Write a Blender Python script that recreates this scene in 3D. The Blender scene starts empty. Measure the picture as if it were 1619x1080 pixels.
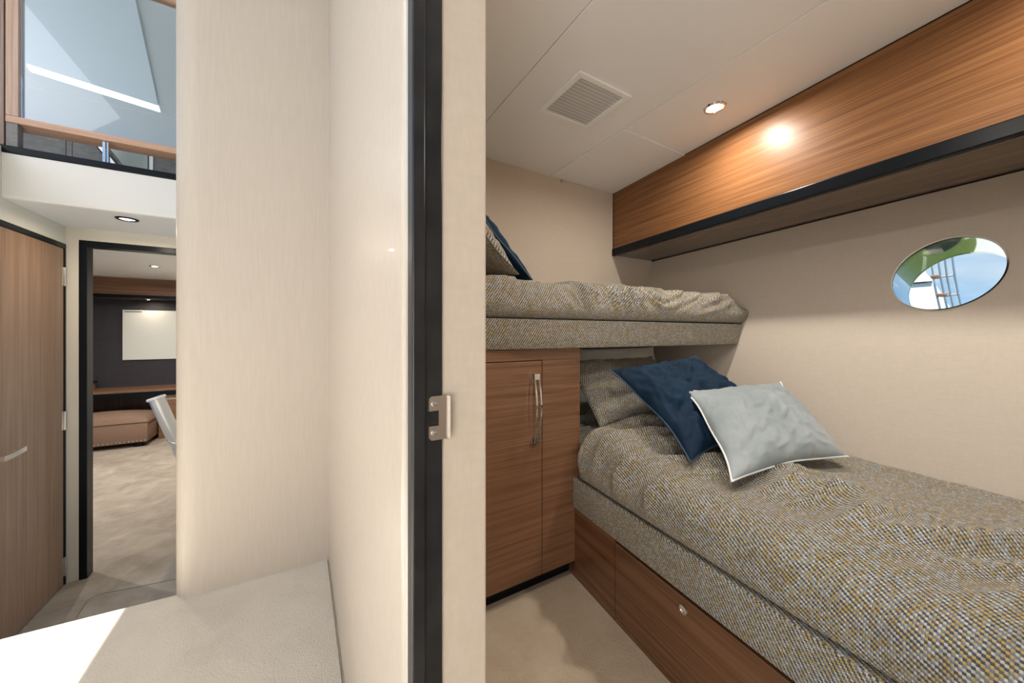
import bpy, bmesh, math, random
from mathutils import Vector, Matrix, noise
random.seed(7)
S = bpy.context.scene
COL = S.collection

# ------------------------------------------------------------------ camera
cam = bpy.data.cameras.new('camera')
cam.sensor_width = 36.0
cam.lens = 565.0 * 36.0 / 1619.0
cam.shift_y = -13.0 / 1619.0
cam.clip_start = 0.02
camo = bpy.data.objects.new('camera', cam)
camo.location = (0, 0, 1.05)
camo.rotation_euler = (math.radians(90), 0, -math.radians(30.627))
COL.objects.link(camo)
S.camera = camo

# ------------------------------------------------------------------ exposure, sky, sun
S.view_settings.view_transform = 'Standard'
S.view_settings.look = 'None'
S.view_settings.gamma = 1.0
S.view_settings.exposure = 0.0
S.view_settings.use_curve_mapping = False

W = bpy.data.worlds.new('sky')
S.world = W
W.use_nodes = True
nt = W.node_tree
nt.nodes.clear()
n_out = nt.nodes.new('ShaderNodeOutputWorld')
n_bg = nt.nodes.new('ShaderNodeBackground')
n_tc = nt.nodes.new('ShaderNodeTexCoord')
n_sep = nt.nodes.new('ShaderNodeSeparateXYZ')
n_ramp = nt.nodes.new('ShaderNodeValToRGB')
n_ramp.color_ramp.elements[0].position = 0.0
n_ramp.color_ramp.elements[0].color = (0.45, 0.68, 0.96, 1)
n_ramp.color_ramp.elements[1].position = 0.45
n_ramp.color_ramp.elements[1].color = (0.27, 0.52, 0.90, 1)
n_map = nt.nodes.new('ShaderNodeMapping')
n_map.inputs['Scale'].default_value = (3.0, 3.0, 9.0)
n_ns = nt.nodes.new('ShaderNodeTexNoise')
n_ns.inputs['Scale'].default_value = 1.6
n_ns.inputs['Detail'].default_value = 6
n_cr = nt.nodes.new('ShaderNodeValToRGB')
n_cr.color_ramp.elements[0].position = 0.56
n_cr.color_ramp.elements[0].color = (0, 0, 0, 1)
n_cr.color_ramp.elements[1].position = 0.72
n_cr.color_ramp.elements[1].color = (0.6, 0.6, 0.6, 1)
n_mix = nt.nodes.new('ShaderNodeMixRGB')
n_mix.inputs[2].default_value = (0.85, 0.92, 1.0, 1)
L = nt.links.new
L(n_tc.outputs['Generated'], n_sep.inputs[0])
L(n_sep.outputs['Z'], n_ramp.inputs[0])
L(n_tc.outputs['Generated'], n_map.inputs[0])
L(n_map.outputs[0], n_ns.inputs['Vector'])
L(n_ns.outputs[0], n_cr.inputs[0])
L(n_cr.outputs[0], n_mix.inputs[0])
L(n_ramp.outputs[0], n_mix.inputs[1])
L(n_mix.outputs[0], n_bg.inputs[0])
n_bg.inputs[1].default_value = 1.0
L(n_bg.outputs[0], n_out.inputs[0])

def add_light(kind, name, loc, energy, color=(1, 1, 1), rot=None, target=None, parent=None, **kw):
    d = bpy.data.lights.new(name, kind)
    d.energy = energy
    d.color = color
    for k, v in kw.items():
        setattr(d, k, v)
    o = bpy.data.objects.new(name, d)
    COL.objects.link(o)
    if parent is not None:
        o.parent = parent
        o.location = Vector(loc) - parent.location
    else:
        o.location = loc
    if target is not None:
        o.rotation_euler = (Vector(target) - Vector(loc)).to_track_quat('-Z', 'Y').to_euler()
    elif rot:
        o.rotation_euler = rot
    return o

# the sun stands high, falling through the gap left by the unseen roof slab on to the landing
SUN_DIR = Vector((0.30, 0.176, -1.0))
add_light('SUN', 'sun', (-4, -2, 12), 15.0, (1.0, 0.96, 0.90), target=Vector((-4, -2, 12)) + SUN_DIR, angle=math.radians(0.5))
# unseen fill lamp above the landing, added to top up the sky light
add_light('AREA', 'landing_fill', (-2.1, 0.1, 3.12), 40.0, (1.0, 0.98, 0.96), target=(-0.9, 0.8, 0), shape='RECTANGLE', size=1.2, size_y=2.4)
# fill lamp added behind the viewer to brighten the cabin and bulkheads
add_light('AREA', 'rear_fill', (-1.3, -1.3, 0.95), 27.0, (1.0, 0.985, 0.96), target=(1.6, 1.0, 1.6), shape='RECTANGLE', size=1.0, size_y=1.5)
# area lamp added out of view to light the saloon headliner
add_light('AREA', 'saloon_fill', (-3.15, 4.2, 2.5), 34.0, (0.94, 0.97, 1.0), target=(-1.2, 4.4, 3.0), shape='RECTANGLE', size=3.0, size_y=1.6)

# ------------------------------------------------------------------ materials
def newmat(name):
    m = bpy.data.materials.new(name)
    m.use_nodes = True
    t = m.node_tree
    return m, t, t.nodes['Principled BSDF']

def plain(name, col, rough=0.5, metal=0.0, coat=0.0, spec=0.5, sheen=0.0, sheen_tint=None, emit=None):
    m, t, b = newmat(name)
    b.inputs['Base Color'].default_value = (*col, 1)
    b.inputs['Roughness'].default_value = rough
    b.inputs['Metallic'].default_value = metal
    b.inputs['Coat Weight'].default_value = coat
    b.inputs['Specular IOR Level'].default_value = spec
    if sheen:
        b.inputs['Sheen Weight'].default_value = sheen
        b.inputs['Sheen Roughness'].default_value = 0.35
        if sheen_tint:
            b.inputs['Sheen Tint'].default_value = (*sheen_tint, 1)
    if emit:
        b.inputs['Emission Color'].default_value = (*emit[0], 1)
        b.inputs['Emission Strength'].default_value = emit[1]
    return m

def coords(t, scale, rotz=0.0, kind='Object'):
    tc = t.nodes.new('ShaderNodeTexCoord')
    mp = t.nodes.new('ShaderNodeMapping')
    mp.inputs['Scale'].default_value = scale
    if rotz:
        ro = t.nodes.new('ShaderNodeMapping')
        ro.inputs['Rotation'].default_value = (0, 0, rotz)
        t.links.new(tc.outputs[kind], ro.inputs[0])
        t.links.new(ro.outputs[0], mp.inputs[0])
    else:
        t.links.new(tc.outputs[kind], mp.inputs[0])
    return mp

def ramp(t, stops, interp='LINEAR'):
    r = t.nodes.new('ShaderNodeValToRGB')
    r.color_ramp.interpolation = interp
    e = r.color_ramp.elements
    e[0].position, e[0].color = stops[0][0], (*stops[0][1], 1)
    e[1].position, e[1].color = stops[-1][0], (*stops[-1][1], 1)
    for p, c in stops[1:-1]:
        x = e.new(p)
        x.color = (*c, 1)
    return r

def bump(t, b, src, strength, dist=0.002):
    n = t.nodes.new('ShaderNodeBump')
    n.inputs['Strength'].default_value = strength
    n.inputs['Distance'].default_value = dist
    t.links.new(src, n.inputs['Height'])
    t.links.new(n.outputs[0], b.inputs['Normal'])

def wood(name, axis, dark, mid, light, rough=0.32, fine=170.0, coarse=26.0, rotz=0.0, spec=0.5):
    """straight-grained veneer, the grain running along one axis"""
    m, t, b = newmat(name)
    def sc(f, along):
        v = [f, f, f]
        v['xyz'.index(axis)] = along
        return v
    m1 = coords(t, sc(coarse, 0.9), rotz)
    n1 = t.nodes.new('ShaderNodeTexNoise')
    n1.inputs['Scale'].default_value = 1.0
    n1.inputs['Detail'].default_value = 4
    n1.inputs['Distortion'].default_value = 0.25
    t.links.new(m1.outputs[0], n1.inputs['Vector'])
    m2 = coords(t, sc(fine, 3.0), rotz)
    n2 = t.nodes.new('ShaderNodeTexNoise')
    n2.inputs['Scale'].default_value = 1.0
    n2.inputs['Detail'].default_value = 3
    t.links.new(m2.outputs[0], n2.inputs['Vector'])
    mx = t.nodes.new('ShaderNodeMixRGB')
    mx.inputs[0].default_value = 0.55
    t.links.new(n1.outputs[0], mx.inputs[1])
    t.links.new(n2.outputs[0], mx.inputs[2])
    r = ramp(t, [(0.34, dark), (0.5, mid), (0.66, light)])
    t.links.new(mx.outputs[0], r.inputs[0])
    t.links.new(r.outputs[0], b.inputs['Base Color'])
    b.inputs['Roughness'].default_value = rough
    b.inputs['Specular IOR Level'].default_value = spec
    bump(t, b, n2.outputs[0], 0.12, 0.001)
    return m

def covering(name, c1, c2, axis_scale, rough=0.55, strength=0.25, coat=0.0, cross=0.4):
    """textile wall covering / vinyl with a faint streaky weave"""
    m, t, b = newmat(name)
    m1 = coords(t, axis_scale)
    n1 = t.nodes.new('ShaderNodeTexNoise')
    n1.inputs['Scale'].default_value = 1.0
    n1.inputs['Detail'].default_value = 4
    t.links.new(m1.outputs[0], n1.inputs['Vector'])
    m2 = coords(t, (axis_scale[2] * 0.6, axis_scale[2] * 0.6 + 20, axis_scale[0] * 0.8))
    n2 = t.nodes.new('ShaderNodeTexNoise')
    n2.inputs['Scale'].default_value = 1.0
    n2.inputs['Detail'].default_value = 3
    t.links.new(m2.outputs[0], n2.inputs['Vector'])
    mx = t.nodes.new('ShaderNodeMixRGB')
    mx.inputs[0].default_value = cross
    t.links.new(n1.outputs[0], mx.inputs[1])
    t.links.new(n2.outputs[0], mx.inputs[2])
    r = ramp(t, [(0.35, c1), (0.65, c2)])
    t.links.new(mx.outputs[0], r.inputs[0])
    t.links.new(r.outputs[0], b.inputs['Base Color'])
    b.inputs['Roughness'].default_value = rough
    b.inputs['Coat Weight'].default_value = coat
    bump(t, b, mx.outputs[0], strength, 0.002)
    return m

def carpet(name, c1, c2):
    m, t, b = newmat(name)
    m1 = coords(t, (1, 1, 1))
    n1 = t.nodes.new('ShaderNodeTexNoise')
    n1.inputs['Scale'].default_value = 5.0
    n1.inputs['Detail'].default_value = 6
    n1.inputs['Roughness'].default_value = 0.65
    n1.inputs['Distortion'].default_value = 0.6
    t.links.new(m1.outputs[0], n1.inputs['Vector'])
    r = ramp(t, [(0.3, c1), (0.7, c2)])
    t.links.new(n1.outputs[0], r.inputs[0])
    t.links.new(r.outputs[0], b.inputs['Base Color'])
    b.inputs['Roughness'].default_value = 0.95
    b.inputs['Specular IOR Level'].default_value = 0.15
    n2 = t.nodes.new('ShaderNodeTexNoise')
    n2.inputs['Scale'].default_value = 210.0
    n2.inputs['Detail'].default_value = 4
    t.links.new(m1.outputs[0], n2.inputs['Vector'])
    bump(t, b, n2.outputs[0], 0.8, 0.005)
    return m

def weave(name, cw=0.0054, ch=0.0040, gain=1.0):
    """tweed of gold, cream, slate and blue-grey picks, on UV in metres"""
    m, t, b = newmat(name)
    N = t.nodes.new
    K = t.links.new
    uv = N('ShaderNodeUVMap')
    mp = N('ShaderNodeMapping')
    mp.inputs['Scale'].default_value = (1 / cw, 1 / ch, 1)
    K(uv.outputs[0], mp.inputs[0])
    se = N('ShaderNodeSeparateXYZ')
    K(mp.outputs[0], se.inputs[0])
    def math_(op, a, bb=None, c=None):
        n = N('ShaderNodeMath')
        n.operation = op
        for i, v in enumerate((a, bb, c)):
            if v is None:
                continue
            if isinstance(v, (int, float)):
                n.inputs[i].default_value = v
            else:
                K(v, n.inputs[i])
        return n.outputs[0]
    row = math_('FLOOR', se.outputs['Y'])
    us = math_('MULTIPLY_ADD', row, 0.5, se.outputs['X'])
    cu = math_('FLOOR', us)
    par = math_('MODULO', math_('ADD', math_('ABSOLUTE', cu), math_('ABSOLUTE', row)), 2.0)
    cb = N('ShaderNodeCombineXYZ')
    K(cu, cb.inputs[0])
    K(row, cb.inputs[1])
    wn = N('ShaderNodeTexWhiteNoise')
    wn.noise_dimensions = '2D'
    K(cb.outputs[0], wn.inputs['Vector'])
    g = lambda c: tuple(v * gain for v in c)
    big = N('ShaderNodeTexNoise')
    big.inputs['Scale'].default_value = 28.0
    big.inputs['Detail'].default_value = 2
    K(uv.outputs[0], big.inputs['Vector'])
    sel = math_('ADD', math_('MULTIPLY', wn.outputs['Value'], 0.80), math_('MULTIPLY', math_('SUBTRACT', big.outputs[0], 0.4), 0.6))
    r = ramp(t, [(0.0, g((0.47, 0.345, 0.125))), (0.36, g((0.42, 0.375, 0.28))), (0.58, g((0.52, 0.50, 0.45)))], 'CONSTANT')
    K(sel, r.inputs[0])
    r2 = ramp(t, [(0.0, g((0.115, 0.105, 0.088))), (0.22, g((0.060, 0.078, 0.105))), (0.58, g((0.165, 0.200, 0.250)))], 'CONSTANT')
    K(sel, r2.inputs[0])
    mx = N('ShaderNodeMixRGB')
    K(par, mx.inputs[0])
    K(r.outputs[0], mx.inputs[1])
    K(r2.outputs[0], mx.inputs[2])
    K(mx.outputs[0], b.inputs['Base Color'])
    b.inputs['Roughness'].default_value = 0.85
    b.inputs['Specular IOR Level'].default_value = 0.25
    b.inputs['Sheen Weight'].default_value = 0.15
    fu = math_('SUBTRACT', math_('FRACT', us), 0.5)
    fv = math_('SUBTRACT', math_('FRACT', se.outputs['Y']), 0.5)
    d2 = math_('ADD', math_('MULTIPLY', fu, fu), math_('MULTIPLY', fv, fv))
    h = math_('SUBTRACT', 1.0, math_('MULTIPLY', d2, 2.0))
    bump(t, b, h, 0.9, 0.0022)
    return m

def velvet(name, c1, c2, tint, sheen=0.6):
    m, t, b = newmat(name)
    m1 = coords(t, (1, 1, 1))
    n1 = t.nodes.new('ShaderNodeTexNoise')
    n1.inputs['Scale'].default_value = 7.0
    n1.inputs['Detail'].default_value = 5
    t.links.new(m1.outputs[0], n1.inputs['Vector'])
    r = ramp(t, [(0.35, c1), (0.7, c2)])
    t.links.new(n1.outputs[0], r.inputs[0])
    t.links.new(r.outputs[0], b.inputs['Base Color'])
    b.inputs['Roughness'].default_value = 0.75
    b.inputs['Specular IOR Level'].default_value = 0.2
    b.inputs['Sheen Weight'].default_value = sheen
    b.inputs['Sheen Roughness'].default_value = 0.35
    b.inputs['Sheen Tint'].default_value = (*tint, 1)
    n2 = t.nodes.new('ShaderNodeTexNoise')
    n2.inputs['Scale'].default_value = 400.0
    t.links.new(m1.outputs[0], n2.inputs['Vector'])
    bump(t, b, n2.outputs[0], 0.15, 0.001)
    return m

def glass(name, tint=(1, 1, 1), ior=1.45, extra=0.0):
    m = bpy.data.materials.new(name)
    m.use_nodes = True
    t = m.node_tree
    t.nodes.clear()
    o = t.nodes.new('ShaderNodeOutputMaterial')
    tr = t.nodes.new('ShaderNodeBsdfTransparent')
    tr.inputs[0].default_value = (*tint, 1)
    gl = t.nodes.new('ShaderNodeBsdfGlossy')
    gl.inputs['Roughness'].default_value = 0.01
    fr = t.nodes.new('ShaderNodeFresnel')
    fr.inputs[0].default_value = ior
    ad = t.nodes.new('ShaderNodeMath')
    ad.operation = 'ADD'
    ad.inputs[1].default_value = extra
    mx = t.nodes.new('ShaderNodeMixShader')
    t.links.new(fr.outputs[0], ad.inputs[0])
    t.links.new(ad.outputs[0], mx.inputs[0])
    t.links.new(tr.outputs[0], mx.inputs[1])
    t.links.new(gl.outputs[0], mx.inputs[2])
    t.links.new(mx.outputs[0], o.inputs[0])
    return m

M = {}
TEAK = ((0.130, 0.061, 0.032), (0.225, 0.114, 0.062), (0.315, 0.175, 0.102))
M['teak_x'] = wood('teak veneer, grain across', 'x', *TEAK, fine=280.0, coarse=55.0)
M['teak_y'] = wood('teak veneer, grain lengthwise', 'y', (0.115, 0.048, 0.019), (0.220, 0.098, 0.038), (0.310, 0.152, 0.062), rough=0.38, spec=0.32, fine=300.0, coarse=60.0, rotz=math.radians(6.8))
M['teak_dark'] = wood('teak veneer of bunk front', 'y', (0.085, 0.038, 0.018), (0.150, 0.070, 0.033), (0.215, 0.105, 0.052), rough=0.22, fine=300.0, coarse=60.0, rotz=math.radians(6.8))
M['teak_z'] = wood('teak veneer, grain upright', 'z', (0.185, 0.105, 0.062), (0.270, 0.160, 0.100), (0.345, 0.220, 0.145), rough=0.36, fine=260.0, coarse=60.0)
M['teak_under'] = wood('teak veneer of locker underside', 'y', (0.13, 0.085, 0.06), (0.17, 0.115, 0.085), (0.21, 0.15, 0.115), rough=0.16)
M['rail_wood'] = wood('pale teak of balustrade', 'x', (0.45, 0.25, 0.16), (0.56, 0.34, 0.23), (0.64, 0.42, 0.30), rough=0.35)
M['stile_wood'] = wood('pale teak upright', 'z', (0.40, 0.25, 0.17), (0.52, 0.35, 0.26), (0.62, 0.45, 0.35), rough=0.35)
M['linen'] = covering('cream linen wall covering', (0.590, 0.508, 0.420), (0.630, 0.546, 0.456), (150, 150, 40), 0.6, 0.22)
M['hull_linen'] = covering('cream hull lining', (0.540, 0.476, 0.402), (0.575, 0.510, 0.435), (30, 30, 150), 0.5, 0.16)
M['streak'] = covering('cream vinyl with upright streaks', (0.555, 0.492, 0.420), (0.580, 0.517, 0.445), (120, 120, 9.0), 0.5, 0.04, cross=0.0)
M['vinyl'] = covering('padded cream vinyl', (0.570, 0.506, 0.437), (0.605, 0.541, 0.472), (60, 60, 30), 0.36, 0.18, coat=0.15)
M['wall_paint'] = plain('cream paint', (0.70, 0.66, 0.57), 0.5)
M['white'] = plain('white headliner', (0.88, 0.88, 0.88), 0.5)
M['gel'] = plain('white moulding', (0.78, 0.78, 0.76), 0.4)
M['white_plastic'] = plain('white vent plastic', (0.90, 0.90, 0.89), 0.45)
M['black'] = plain('satin black trim', (0.006, 0.008, 0.011), 0.28, spec=0.16)
M['black_jamb'] = covering('worn black door frame', (0.007, 0.009, 0.012), (0.022, 0.024, 0.028), (30, 30, 12), 0.30, 0.05)
M['gap'] = plain('dark recess', (0.008, 0.007, 0.006), 0.8)
M['chrome'] = plain('polished chrome', (0.82, 0.82, 0.82), 0.10, 1.0)
M['steel'] = plain('brushed steel', (0.62, 0.58, 0.55), 0.32, 1.0)
M['satin'] = plain('satin aluminium', (0.80, 0.81, 0.82), 0.42, 0.75)
M['mirror'] = plain('polished port tunnel', (0.80, 0.82, 0.80), 0.06, 1.0)
M['carpet'] = carpet('beige carpet', (0.43, 0.345, 0.255), (0.54, 0.45, 0.345))
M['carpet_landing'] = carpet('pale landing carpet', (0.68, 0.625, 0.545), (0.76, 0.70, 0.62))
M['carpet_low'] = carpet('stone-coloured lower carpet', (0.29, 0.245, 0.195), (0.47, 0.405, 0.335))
M['weave'] = weave('tweed bedding')
M['weave_fine'] = weave('tweed upholstery', 0.0050, 0.0038, 1.0)
M['weave_pillow'] = weave('tweed pillow', 0.0048, 0.0036, 0.95)
M['navy'] = velvet('navy velvet', (0.003, 0.014, 0.034), (0.007, 0.028, 0.062), (0.16, 0.42, 0.75), 0.30)
M['navy_pipe'] = plain('navy piping', (0.05, 0.09, 0.15), 0.6)
M['pale'] = velvet('pale grey blue velvet', (0.27, 0.315, 0.335), (0.37, 0.415, 0.435), (0.85, 0.93, 1.0), 0.35)
M['pale_pipe'] = plain('white piping', (0.86, 0.88, 0.88), 0.5)
M['cord'] = plain('dark cord', (0.12, 0.11, 0.10), 0.8)
M['cotton'] = plain('white cotton', (0.80, 0.77, 0.71), 0.85)
M['lens'] = plain('lit lamp lens', (1, 1, 1), 0.4, emit=((1.0, 0.90, 0.76), 30.0))
M['lens_soft'] = plain('lit frosted lens', (1, 1, 1), 0.4, emit=((1.0, 0.93, 0.82), 6.0))
M['glass_port'] = glass('port glass', (0.97, 0.99, 0.98), 1.3)
M['glass_pane'] = glass('balustrade glass', (0.93, 0.95, 0.965), 1.12, 0.02)
M['saloon_ceiling'] = plain('blue-grey saloon headliner', (0.68, 0.72, 0.745), 0.6)
M['blind'] = plain('skylight blind', (0.66, 0.74, 0.79), 0.6, emit=((0.66, 0.78, 0.88), 0.10))
M['strip'] = plain('daylight gap of skylight', (0.9, 0.9, 0.9), 0.5, emit=((0.93, 0.97, 1.0), 0.9))
M['grey_panel'] = covering('grey wood panel', (0.15, 0.14, 0.13), (0.24, 0.225, 0.21), (20, 20, 60), 0.4, 0.1)
M['tint_glass'] = plain('grey-green glass sheet', (0.42, 0.47, 0.44), 0.15)
M['dark_wall'] = covering('dark plum wall covering', (0.034, 0.030, 0.036), (0.042, 0.037, 0.044), (40, 40, 10), 0.6, 0.1)
M['panel_reflection'] = plain('pale painted reflection', (0.80, 0.81, 0.76), 0.3)  # pale colour stands for a bright window mirrored in the panel
M['ottoman'] = covering('brown ottoman cloth', (0.20, 0.125, 0.085), (0.27, 0.17, 0.12), (140, 140, 140), 0.85, 0.3)
M['slats'] = wood('dark slatted wood', 'z', (0.035, 0.018, 0.012), (0.06, 0.03, 0.02), (0.09, 0.048, 0.03), fine=60)
M['boat_white'] = plain('white gelcoat', (0.80, 0.82, 0.80), 0.3)
M['brown_tread'] = plain('brown tread', (0.22, 0.10, 0.06), 0.5)
M['water'] = plain('green harbour water', (0.030, 0.045, 0.008), 0.35, spec=0.4)

# ------------------------------------------------------------------ mesh helpers
def nb():
    return bmesh.new()

def join(dst, src):
    me = bpy.data.meshes.new('tmp')
    src.to_mesh(me)
    src.free()
    dst.from_mesh(me)
    bpy.data.meshes.remove(me)

def hexa(bm, pts, bev=0.0, seg=2):
    """8 corners: bottom 4 counter-clockwise, then top 4"""
    b = nb()
    v = [b.verts.new(p) for p in pts]
    for f in ((3, 2, 1, 0), (4, 5, 6, 7), (0, 1, 5, 4), (1, 2, 6, 5), (2, 3, 7, 6), (3, 0, 4, 7)):
        b.faces.new([v[i] for i in f])
    bmesh.ops.recalc_face_normals(b, faces=b.faces)
    if bev > 0:
        bmesh.ops.bevel(b, geom=list(b.edges), offset=bev, segments=seg, affect='EDGES', profile=0.5)
    join(bm, b)

def box(bm, lo, hi, bev=0.0, seg=2):
    x0, y0, z0 = lo
    x1, y1, z1 = hi
    hexa(bm, [(x0, y0, z0), (x1, y0, z0), (x1, y1, z0), (x0, y1, z0), (x0, y0, z1), (x1, y0, z1), (x1, y1, z1), (x0, y1, z1)], bev, seg)

def prism(bm, poly, z0, z1, bev=0.0):
    """vertical prism over an xy outline"""
    b = nb()
    lo = [b.verts.new((p[0], p[1], z0)) for p in poly]
    hi = [b.verts.new((p[0], p[1], z1)) for p in poly]
    n = len(poly)
    b.faces.new(lo[::-1])
    b.faces.new(hi)
    for i in range(n):
        j = (i + 1) % n
        b.faces.new([lo[i], lo[j], hi[j], hi[i]])
    bmesh.ops.recalc_face_normals(b, faces=b.faces)
    if bev > 0:
        bmesh.ops.bevel(b, geom=list(b.edges), offset=bev, segments=2, affect='EDGES')
    join(bm, b)

def slab(bm, poly3, off):
    """thick sheet: 3D outline and offset vector"""
    b = nb()
    off = Vector(off)
    a = [b.verts.new(Vector(p)) for p in poly3]
    c = [b.verts.new(Vector(p) + off) for p in poly3]
    n = len(poly3)
    b.faces.new(a[::-1])
    b.faces.new(c)
    for i in range(n):
        j = (i + 1) % n
        b.faces.new([a[i], a[j], c[j], c[i]])
    bmesh.ops.recalc_face_normals(b, faces=b.faces)
    join(bm, b)

def tube(bm, pts, r, seg=10, closed=False):
    b = nb()
    pts = [Vector(p) for p in pts]
    n = len(pts)
    rings = []
    prev = None
    for i, p in enumerate(pts):
        if closed:
            d = pts[(i + 1) % n] - pts[i - 1]
        else:
            d = pts[min(i + 1, n - 1)] - pts[max(i - 1, 0)]
        if d.length < 1e-9:
            d = Vector((0, 0, 1))
        d.normalize()
        if prev is None:
            up = Vector((0, 0, 1)) if abs(d.z) < 0.9 else Vector((1, 0, 0))
            a = d.cross(up).normalized()
        else:
            a = (prev - d * prev.dot(d)).normalized()
        prev = a
        c = d.cross(a)
        rings.append([b.verts.new(p + (a * math.cos(2 * math.pi * k / seg) + c * math.sin(2 * math.pi * k / seg)) * r) for k in range(seg)])
    m = n if closed else n - 1
    for i in range(m):
        j = (i + 1) % n
        for k in range(seg):
            q = (k + 1) % seg
            b.faces.new([rings[i][k], rings[i][q], rings[j][q], rings[j][k]])
    if not closed:
        b.faces.new(rings[0][::-1])
        b.faces.new(rings[-1])
    bmesh.ops.recalc_face_normals(b, faces=b.faces)
    join(bm, b)

def lathe(bm, prof, origin, axis=(0, 0, 1), seg=32):
    """profile of (radius, height) turned about an axis; ends closed where radius is 0"""
    b = nb()
    ax = Vector(axis).normalized()
    u = ax.cross(Vector((0, 0, 1)) if abs(ax.z) < 0.9 else Vector((1, 0, 0))).normalized()
    v = ax.cross(u)
    o = Vector(origin)
    rings = []
    for r, h in prof:
        if r < 1e-7:
            rings.append([b.verts.new(o + ax * h)])
        else:
            rings.append([b.verts.new(o + ax * h + (u * math.cos(2 * math.pi * k / seg) + v * math.sin(2 * math.pi * k / seg)) * r) for k in range(seg)])
    for a, c in zip(rings, rings[1:]):
        for k in range(seg):
            q = (k + 1) % seg
            if len(a) == 1 and len(c) > 1:
                b.faces.new([a[0], c[k], c[q]])
            elif len(c) == 1 and len(a) > 1:
                b.faces.new([a[k], a[q], c[0]])
            elif len(a) > 1:
                b.faces.new([a[k], a[q], c[q], c[k]])
    bmesh.ops.recalc_face_normals(b, faces=b.faces)
    join(bm, b)

def grid(fn, nu, nv, uvfn=None):
    """surface from fn(i/nu, j/nv)"""
    b = nb()
    V = [[b.verts.new(fn(i / nu, j / nv)) for j in range(nv + 1)] for i in range(nu + 1)]
    lay = b.loops.layers.uv.new('UVMap')
    for i in range(nu):
        for j in range(nv):
            idx = ((i, j), (i + 1, j), (i + 1, j + 1), (i, j + 1))
            f = b.faces.new([V[a][c] for a, c in idx])
            if uvfn:
                for lp, (a, c) in zip(f.loops, idx):
                    lp[lay].uv = uvfn(a / nu, c / nv)
    return b

def boxuv(bm):
    """metre-true UV by the dominant axis of each face"""
    lay = bm.loops.layers.uv.verify()
    for f in bm.faces:
        n = f.normal
        ax = max(range(3), key=lambda i: abs(n[i]))
        for lp in f.loops:
            c = lp.vert.co
            lp[lay].uv = (c.y, c.z) if ax == 0 else ((c.x, c.z) if ax == 1 else (c.x, c.y))

def put(name, bm, mat, parent=None, smooth=None, **props):
    me = bpy.data.meshes.new(name)
    bm.normal_update()
    if parent is not None:
        base = Vector(parent.matrix_basis.translation)
        if parent.parent is not None:
            base = base + Vector(parent.parent.matrix_basis.translation)
    else:
        c = [v.co for v in bm.verts]
        base = Vector(((min(v.x for v in c) + max(v.x for v in c)) / 2, (min(v.y for v in c) + max(v.y for v in c)) / 2, min(v.z for v in c)))
    bm.transform(Matrix.Translation(-base))
    bm.to_mesh(me)
    bm.free()
    me.materials.append(mat)
    if smooth is not None:
        for p in me.polygons:
            p.use_smooth = True
        if smooth > 0:
            try:
                me.set_sharp_from_angle(angle=math.radians(smooth))
            except Exception:
                pass
    o = bpy.data.objects.new(name, me)
    COL.objects.link(o)
    if parent is not None:
        o.parent = parent
    else:
        o.location = base
    for k, v in props.items():
        o[k] = v
    return o

def thing(name, loc, label, category, group=None):
    o = bpy.data.objects.new(name, None)
    o.empty_display_size = 0.05
    COL.objects.link(o)
    o.location = loc
    o['label'] = label
    o['category'] = category
    if group:
        o['group'] = group
    return o

def setting(name, bm, mat, label, category, smooth=None, parent=None):
    return put(name, bm, mat, parent, smooth, kind='structure', label=label, category=category)

# ------------------------------------------------------------------ key dimensions (metres, camera 1.05 above the cabin sole)
YB = 1.84          # bulkhead at the head of the cabin
ZC = 2.054         # cabin headliner
XW = 0.113         # landing side of the doorway partition
XI = 0.215         # cabin side of it
YJ = 0.426         # doorway jamb facing the camera
KB = 0.12          # skew of the bunk front, locker
ZLOW = -0.30       # lower sole beyond the step
XDOOR = -1.091     # plane of the left-hand door
YDW = 2.888        # bulkhead with the far doorway
YS = 2.41          # front face of the saloon floor edge

def hull_x(y, z):
    return 2.358 + 0.135 * (y - 1.84) - 0.34 * (1.612 - z)

def bunk_x(y):
    return 1.02 + KB * (y - 1.206)

def locker_x(y):
    return 1.932 + KB * (y - 1.84)

# ------------------------------------------------------------------ setting: soles
b = nb()
box(b, (XI - 0.102, -0.8, -0.06), (2.2, YB, 0.0))
setting('floor', b, M['carpet'], 'beige carpet of the bunk cabin beside the teak bunk front', 'floor')
b = nb()
prism(b, [(-2.2, -1.6), (XW, -1.6), (XW, 1.90), (-0.44, 1.925), (-0.85, 1.952), (-2.2, 2.0)], -0.34, 0.0, 0.006)
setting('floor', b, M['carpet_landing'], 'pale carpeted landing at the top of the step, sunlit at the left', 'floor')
b = nb()
box(b, (-2.6, 1.9, ZLOW - 0.06), (-0.3, 6.95, ZLOW))
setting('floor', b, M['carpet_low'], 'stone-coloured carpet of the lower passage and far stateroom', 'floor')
b = nb()
pts = [(-0.35, 2.60), (-0.594, 2.619), (-0.811, 2.653)]
for k in range(7):
    a = math.radians(90 + 90 * k / 6)
    pts.append((-0.875 + 0.045 * math.cos(a), 2.622 + 0.045 * math.sin(a)))
pts += [(-0.912, 2.505), (-0.905, 2.0), (-0.35, 2.0)]
prism(b, pts, ZLOW - 0.002, ZLOW + 0.005, 0.002)
fh = put('floor_hatch', b, M['carpet_low'], None, None, label='carpeted floor hatch with a rounded corner below the landing step', category='hatch')
b = nb()
tube(b, [(x, y + 0.002, ZLOW + 0.002) for x, y in pts[:11]], 0.0035, 6)
put('seam', b, M['cord'], fh, None, label='dark seam round the hatch')

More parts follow.
